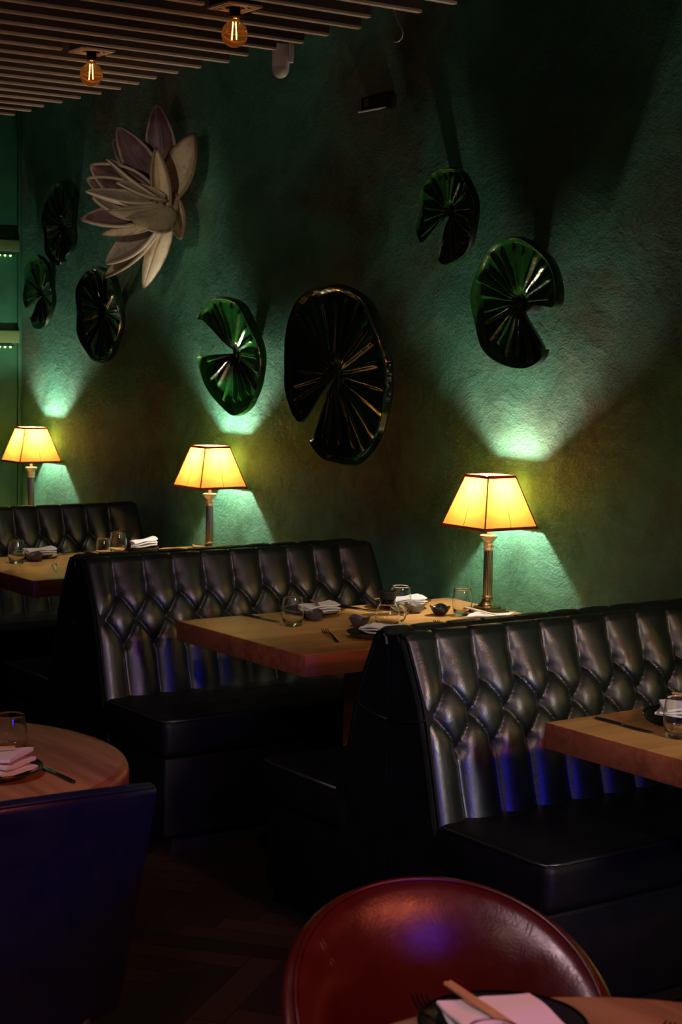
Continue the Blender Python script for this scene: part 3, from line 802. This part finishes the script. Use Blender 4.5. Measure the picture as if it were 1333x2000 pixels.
sticks((-.80, -.235, T+.031), (-.60, -.26, T+.032), 'pale chopsticks on the white napkin in front of the front lamp', CREAM_METAL)
fork((-.735, -.408, T), (-.56, -.46, T), 'fork of which only the tines show above the front bench')
def cruet(loc, label, rz=0):
    e = thing('soy_cruet', label, 'cruet', loc, rz)
    out = [(0, 0), (.028, 0), (.034, .004), (.0395, .018), (.0405, .034), (.038, .050), (.031, .066), (.0255, .075), (.0245, .084)]
    inn = [(.0232, .084), (.0242, .075), (.0297, .066), (.0367, .050), (.0392, .034), (.038, .018), (.032, .006), (0, .005)]
    MB().lathe(out+inn, 48).build('glass_body', GLASS, e)
    MB().lathe([(0, .070), (.0225, .070), (.0225, .084), (.0255, .086), (.027, .091), (.0265, .104), (.0275, .107), (.026, .110), (0, .111)], 36).build('stopper', SMOKE, e, auto=40)
    MB().tube([(-.022, -.022, .062), (-.032, -.034, .072), (-.042, -.044, .084), (-.046, -.049, .090)], [.012, .0105, .0085, .007], 14).build('spout', SMOKE, e)
    MB().tube([(.030, .018, .068), (.043, .030, .062), (.049, .036, .045), (.045, .032, .026), (.036, .026, .016)], [.004, .0045, .005, .0045, .004], 12).build('handle', GLASS, e)
    return e
cruet((-.772, -.575, T), 'glass soy cruet with dark stopper and spout on the middle table')
# --- far table
tumbler((-2.770, -.945, T), 'drinking glass at the outer end of the far table', 1.04)
plate((-2.915, -.80, T), .18, 'dark plate with lilac napkin behind the outer glass of the far table', STONE, GREYSTONE)
napkin((-2.90, -.78, T+.012), .13, .085, 1.25, 'lilac tinted folded napkin on the dark plate of the far table', 3, .18, .007)
bowl((-2.80, -.855, T), .07, 'plum grey sauce bowl behind the outer glass of the far table')
fork((-3.00, -.600, T), (-2.88, -.735, T), 'fork right of the lilac napkin on the far table')
fork((-2.645, -.842, T), (-2.45, -.925, T), 'fork beside the end of the middle bench, on the far table')
knife((-2.985, -.540, T), (-2.84, -.525, T), 'dark knife behind the small glasses of the far table')
tumbler((-2.770, -.560, T), 'short drinking glass just above the middle bench end, far table', .9)
tumbler((-2.865, -.440, T), 'taller drinking glass beside the white napkin on the far table', 1.08)
plate((-2.92, -.30, T), .15, 'dark plate under the white napkin of the far table', STONE)
napkin((-2.93, -.28, T+.012), .11, .08, 1.2, 'white folded napkin near the middle lamp on the far table', 3, .15, .009, .1)
fork((-2.975, -.185, T), (-2.87, -.245, T), 'fork right of the white napkin on the far table')
tumbler((-2.800, -.080, T), 'drinking glass beside the base of the middle lamp', .93)
# --- right table
plate((.765, -.815, T), .235, 'dark plate with pink napkin on the right-hand table', STONE, CUTLERY)
napkin((.755, -.80, T+.014), .165, .115, .75, 'pink folded napkin on the plate of the right-hand table', 3, .16, .008)
sticks((.665, -.78, T+.051), (.85, -.70, T+.051), 'wooden chopsticks on the pink napkin at the right edge', CHOP)
knife((.615, -.985, T), (.80, -.985, T), 'dark knife lying in front of the plate on the right-hand table')
tumbler((.860, -.962, T), 'drinking glass with blue reflections on the right-hand table', 1.02)

# ------------------------------------------------------------------ round tables
def round_table(c, R, label, proto=None):
    e = thing('round_table', label, 'table', (c[0], c[1], 0), group='round brown wooden tables')
    pr = [(0, .75), (R-.03, .75), (R-.014, .7485), (R-.004, .743), (R, .733), (R, .685), (R-.006, .678), (R-.02, .676), (0, .676)]
    MB().lathe([(0, .7505), (R-.022, .7505), (R-.020, .749)], 128).build('tabletop_surface', WOOD_ROUND, e, auto=40)
    MB().lathe(pr, 128).build('rounded_edge', WOOD_ROUND_EDGE, e, auto=60)
    MB().lathe([(0, .68), (.045, .68), (.045, .04), (0, .04)], 32).build('pedestal', BLACKMETAL, e, auto=40)
    MB().lathe([(0, .045), (.12, .04), (.24, .014), (.25, 0), (0, 0)], 48).build('foot', BLACKMETAL, e, auto=40)
    return e
round_table((.202, -2.540), .463, 'round brown wooden table at the left edge')
round_table((2.27, -2.465), .44, 'round brown wooden table in the lower right corner')
tumbler((.262, -2.328, T), 'drinking glass on the round table at the left edge', 1.0)
plate((.395, -2.425, T), .20, 'black plate with lilac napkin on the round left table', STONE, CUTLERY)
napkin((.385, -2.425, T+.012), .15, .11, .55, 'lilac folded napkin with stacked folds on the round left table', 3, .1, .010)
sticks((.36, -2.49, T+.055), (.40, -2.38, T+.055), 'pale chopsticks on the lilac napkin of the round left table', CHOP)
knife((.535, -2.315, T), (.38, -2.315, T), 'black handled knife beside the lilac napkin plate')
plate((1.965, -2.425, T), .215, 'black plate with pink napkin on the lower right round table', STONE, CUTLERY, .02)
napkin((1.975, -2.43, T+.016), .155, .135, -.38, 'large pink folded napkin on the lower right round table', 2, .12, .008)
sticks((1.86, -2.43, T+.040), (2.09, -2.47, T+.045), 'wooden chopsticks lying across the large pink napkin', CHOP, 2, .0036)
fork((1.875, -2.49, T+.034), (2.03, -2.56, T+.034), 'fork lying on the large pink napkin')
tumbler((2.105, -2.56, T), 'drinking glass cut off by the bottom edge of the photo', 1.0)
knife((2.075, -2.245, T), (2.02, -2.40, T), 'dark knife right of the large pink napkin plate')
fork((2.06, -2.22, T), (2.115, -2.375, T), 'fork right of the large pink napkin plate')

# ------------------------------------------------------------------ chairs
def shell(fn, nu, nv, th, name, m, parent):
    """fn(u, v) -> (point, outward normal); closed shell with rounded rim"""
    rows = []
    for i in range(nu+1):
        u = i/nu; ring = []
        for j in range(nv+1):
            p, n = fn(u, j/nv); ring.append(p+n*th/2)
        p, n = fn(u, 1); p0, _ = fn(u, .98); t = (p-p0).normalized()
        for k in range(1, 6):
            a = PI*k/6; ring.append(p+n*th/2*math.cos(a)+t*th/2*math.sin(a))
        for j in range(nv, -1, -1):
            p, n = fn(u, j/nv); ring.append(p-n*th/2)
        p, n = fn(u, 0); p0, _ = fn(u, .02); t = (p-p0).normalized()
        for k in range(1, 6):
            a = PI*k/6; ring.append(p-n*th/2*math.cos(a)+t*th/2*math.sin(a))
        rows.append(ring)
    mb = MB().grid(rows, closeu=True); nn = len(rows[0])
    mb.f.append(tuple(range(nn))[::-1]); e_ = len(mb.v); mb.f.append(tuple(range(e_-nn, e_)))
    return mb.build(name, m, parent, auto=50)
def chair_legs(e, x0, x1, y, zt, m=DARK):
    for x, sx in ((x0, -1), (x1, 1)):
        for sy in (-1, 1):
            MB().tube([(x, sy*y, zt), (x+sx*.03, sy*(y+.03), 0)], [.017, .011], 14).build('leg', m, e)
# red tub chair
rc = thing('tub_chair', 'red leather tub chair with curved back in the lower right foreground', 'chair', (1.675, -2.265, 0), math.radians(-19.5))
def tub(u, v):
    ph = (u*2-1)*math.radians(118)
    a = abs(ph); top = .768-.165*(min(a, 1.75)/1.75)**2.1 - .02*max(0, a-1.5)
    z = .36+(top-.36)*v; k = 1+.17*(v**1.5)+.2*(v**7)
    if a <= PI/2: x, y = -.165*math.cos(ph), .17*math.sin(ph); n = Vector((-math.cos(ph), math.sin(ph), -.12))
    else:
        x = .165*math.sin(a-PI/2)*1.6; y = math.copysign(.17*math.cos((a-PI/2)*.5), ph); n = Vector((.15, math.copysign(1, ph), -.1))
    return Vector((x*k, y*k, z)), n.normalized()
sh_ = shell(tub, 60, 16, .034, 'back_shell', RED_LEATHER, rc)
rim_pts = [tub(i/60, 1)[0]+Vector((0, 0, .015)) for i in range(61)]
MB().tube(rim_pts, .004, 8).build('rim_piping', RED_LEATHER, rc)
for uu in (.28, .288, .712, .72):
    MB().tube([tub(uu, v/10)[0]-tub(uu, v/10)[1]*.0165 for v in range(11)], .0014, 6).build('seam', RED_LEATHER, rc)
MB().lathe([(0, .33), (.155, .33), (.172, .345), (.178, .40), (.17, .445), (.14, .46), (0, .465)], 48).build('seat_cushion', RED_LEATHER, rc, auto=60)
chair_legs(rc, -.15, .15, .15, .34)
# navy chair seen from behind
bc = thing('navy_dining_chair', 'navy leather chair seen from behind at the left round table', 'chair', (.70, -2.615, 0), PI)
def bk(u, v):
    t = u*2-1; hw = .255+.045*v; z = .40+(.828-.40)*v - .026*t*t*v
    y = t*hw; x = -.16-.055*v+.075*t*t
    n = Vector((-1, t*.45, -.1)).normalized()
    return Vector((x, y, z)), n
shell(bk, 30, 16, .036, 'backrest', BLUE_LEATHER, bc)
MB().tube([bk(i/30, 1)[0]+Vector((-.018, 0, .012)) for i in range(31)], .0035, 8).build('rim_piping', BLUE_LEATHER, bc)
MB().box((.10, 0, .425), (.42, .45, .08), .028, 4).build('seat_cushion', BLUE_LEATHER, bc)
chair_legs(bc, -.13, .20, .17, .40)
